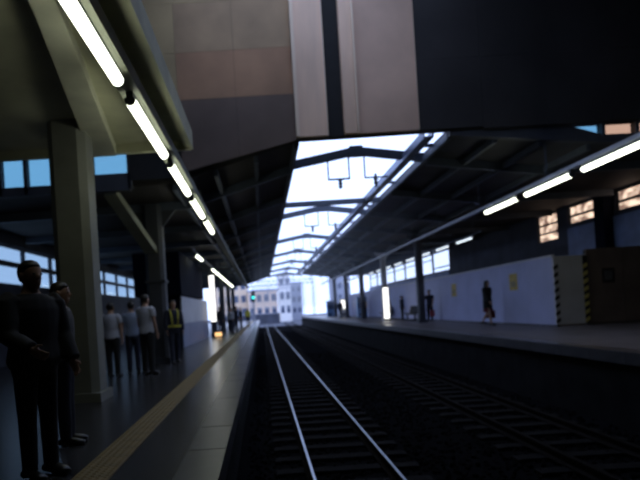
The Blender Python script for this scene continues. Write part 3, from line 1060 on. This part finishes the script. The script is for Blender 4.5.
    for s in (-1, 1):
        MB().ell(hp(.032 * s, -.084, .006), .014, .010, .009, 10, 6).build('eye', M['eyew'], body, smooth=True)
        hip, knee, ank = legs[s]
        z0 = ank.z - .075
        q = MB().rings([((ank.x, ank.y + .085, z0 + .035), .030, .032), ((ank.x, ank.y + .05, z0 + .05), .042, .050), ((ank.x + .005 * s, ank.y - .04, z0 + .045), .045, .046),
                        ((ank.x + .01 * s, ank.y - .13, z0 + .034), .050, .035), ((ank.x + .01 * s, ank.y - .185, z0 + .026), .034, .024)], 12)
        q.build('shoe', M['shoe'], body, smooth=True)
    body.location = (loc[0], loc[1], loc[2] - drop * S)
    body.rotation_euler = (0, 0, rz)
    body.scale = (S, S, S)
    _, _, w_, d_ = arms_j[1]
    GRIP[0] = (Matrix.Translation(body.location) @ Matrix.Rotation(rz, 4, 'Z') @ Matrix.Scale(S, 4)) @ (w_ + d_ * .10)
    return body


R = math.radians
# near passengers on the left platform
person('large dark-clothed passenger standing closest to the train', (-1.86, 4.45, ZL), R(60), 1.74, 'jacket', M['blackc'], 1.0, 'trousers', M['blackc'],
       vox=.010, arms=((.25, .9), (.1, .4)), build=1.18)
person('dark-haired passenger in a pale collar close behind the largest dark figure', (-2.05, 5.6, ZL), R(100), 1.64, 'shirt', M['greyc'], 1.0, 'trousers', M['navy'],
       vox=.010, arms=((.1, .3), (.0, .2)))
# three passengers in pale shirts
person('passenger in a white shirt standing next to the thick column', (-3.30, 12.0, ZL), R(170), 1.62, 'shirt', M['shirt_w'], .5, 'trousers', M['blackc'], arms=((.0, .1), (.0, .15)))
person('passenger in a pale blue shirt, middle of the three by the column', (-3.02, 12.7, ZL), R(200), 1.64, 'shirt', M['shirt_b'], .5, 'trousers', M['navy'], arms=((.1, .3), (.2, .6)))
person('tallest pale-shirted passenger of the three by the column', (-2.56, 12.1, ZL), R(150), 1.76, 'shirt', M['shirt_w'], .5, 'trousers', M['blackc'], arms=((.0, .3), (.1, .2)))
person('station worker in a dark uniform with yellow vest bands', (-2.36, 14.6, ZL), R(25), 1.68, 'shirt', M['navy'], 1.0, 'trousers', M['navy'], vest=True, stride=.12,
       arms=((.1, .3), (.0, .3)))
# right platform
person('person in a dark coat and bare legs walking past the white hoarding', (8.45, 20.6, ZR), R(35), 1.70, 'coat', M['blackc'], 1.0, 'skirt', M['maroon'], hair='long', stride=.26,
       arms=((.3, .3), (-.2, .2)), vox=.012)
hg = empty('handbag', (GRIP[0].x, GRIP[0].y, GRIP[0].z - .482), R(35))
tag(hg, 'dark maroon handbag hanging beside the person in the dark coat', 'bag')
MB().prism([(-.05, 0), (.05, 0), (.035, .30), (-.035, .30)], 'y', -.18, .18).build('pouch', M['maroon'], hg, bevel=.015)
hh = [(0, .11 * math.cos(t), .29 + .20 * math.sin(t)) for t in [math.pi * i / 10 for i in range(11)]]
MB().rings([(p, .012, .012) for p in hh], 6).build('handle', M['blackc'], hg)

person('passenger in a dark top holding a red bag by the dark column', (8.72, 28.6, ZR), R(-40), 1.62, 'shirt', M['navy'], .5, 'trousers', M['blackc'], vox=.014, arms=((.3, .8), (.1, .4)))
rb = empty('handbag', (GRIP[0].x, GRIP[0].y, GRIP[0].z - .502), R(-40))
tag(rb, 'red bag held by the passenger beside the dark column', 'bag')
MB().prism([(-.07, 0), (.07, 0), (.06, .32), (-.06, .32)], 'y', -.18, .18).build('pouch', M['red'], rb, bevel=.015)
MB().rings([((p[0], p[1], p[2] + .02), .011, .011) for p in hh], 6).build('strap', M['blackc'], rb)

person('passenger in a white top beside the white column', (8.5, 37.2, ZR), R(20), 1.62, 'shirt', M['shirt_w'], .5, 'trousers', M['blackc'], vox=.015)
person('passenger in a grey jacket near the bench beyond the dark column', (8.45, 33.2, ZR), R(80), 1.50, 'jacket', M['navy'], 1.0, 'trousers', M['blackc'], vox=.015)
person('passenger in a khaki top standing before the blue vending machine', (8.2, 44.2, ZR), R(-20), 1.66, 'shirt', M['khaki'], .5, 'trousers', M['blackc'], vox=.016)
person('passenger in dark clothes near the end of the hoarding platform', (7.6, 53.5, ZR), R(140), 1.70, 'jacket', M['navy'], 1.0, 'trousers', M['navy'], vox=.016)
# far left platform
far = [(-2.62, 34.0, 1.70, 'blackc', 'passenger in black beside the tall glowing strip', 40),
       (-2.15, 37.6, 1.62, 'shirt_w', 'passenger in white past the tall glowing strip', -30),
       (-1.85, 39.6, 1.72, 'navy', 'passenger in navy waiting beyond the one in white', 100),
       (-2.35, 42.5, 1.66, 'greyc', 'passenger in grey waiting by the slim dark columns', 160),
       (-1.75, 44.5, 1.70, 'blackc', 'passenger in black standing closer to the signal', 70),
       (-1.42, 54.0, 1.66, 'hivis', 'distant worker in a bright yellow top near the signal', 0)]
for x, y, h, m, lb_, a in far:
    person(lb_, (x, y, ZL), R(a), h, 'shirt', M[m], 1.0, 'trousers', M['navy'] if m != 'hivis' else M['blackc'], vox=.016)

# ================================================================== HAZE volume added to imitate lens and windscreen veil
hz = bpy.data.materials.new('haze')
hz.use_nodes = True
nt = hz.node_tree
nt.nodes.clear()
ho = nt.nodes.new('ShaderNodeOutputMaterial')
hv = nt.nodes.new('ShaderNodeVolumeScatter')
hv.inputs['Color'].default_value = (0.92, 0.95, 1.0, 1)
hv.inputs['Density'].default_value = 0.006
hv.inputs['Anisotropy'].default_value = 0.35
nt.links.new(hv.outputs[0], ho.inputs['Volume'])
o = MB().box(-.38, 5.86, 16, 72, 2.3, 5.36).build('haze', hz)
tag(o, 'thin bluish haze volume added above the tracks to imitate glass veil', 'haze', kind='stuff')
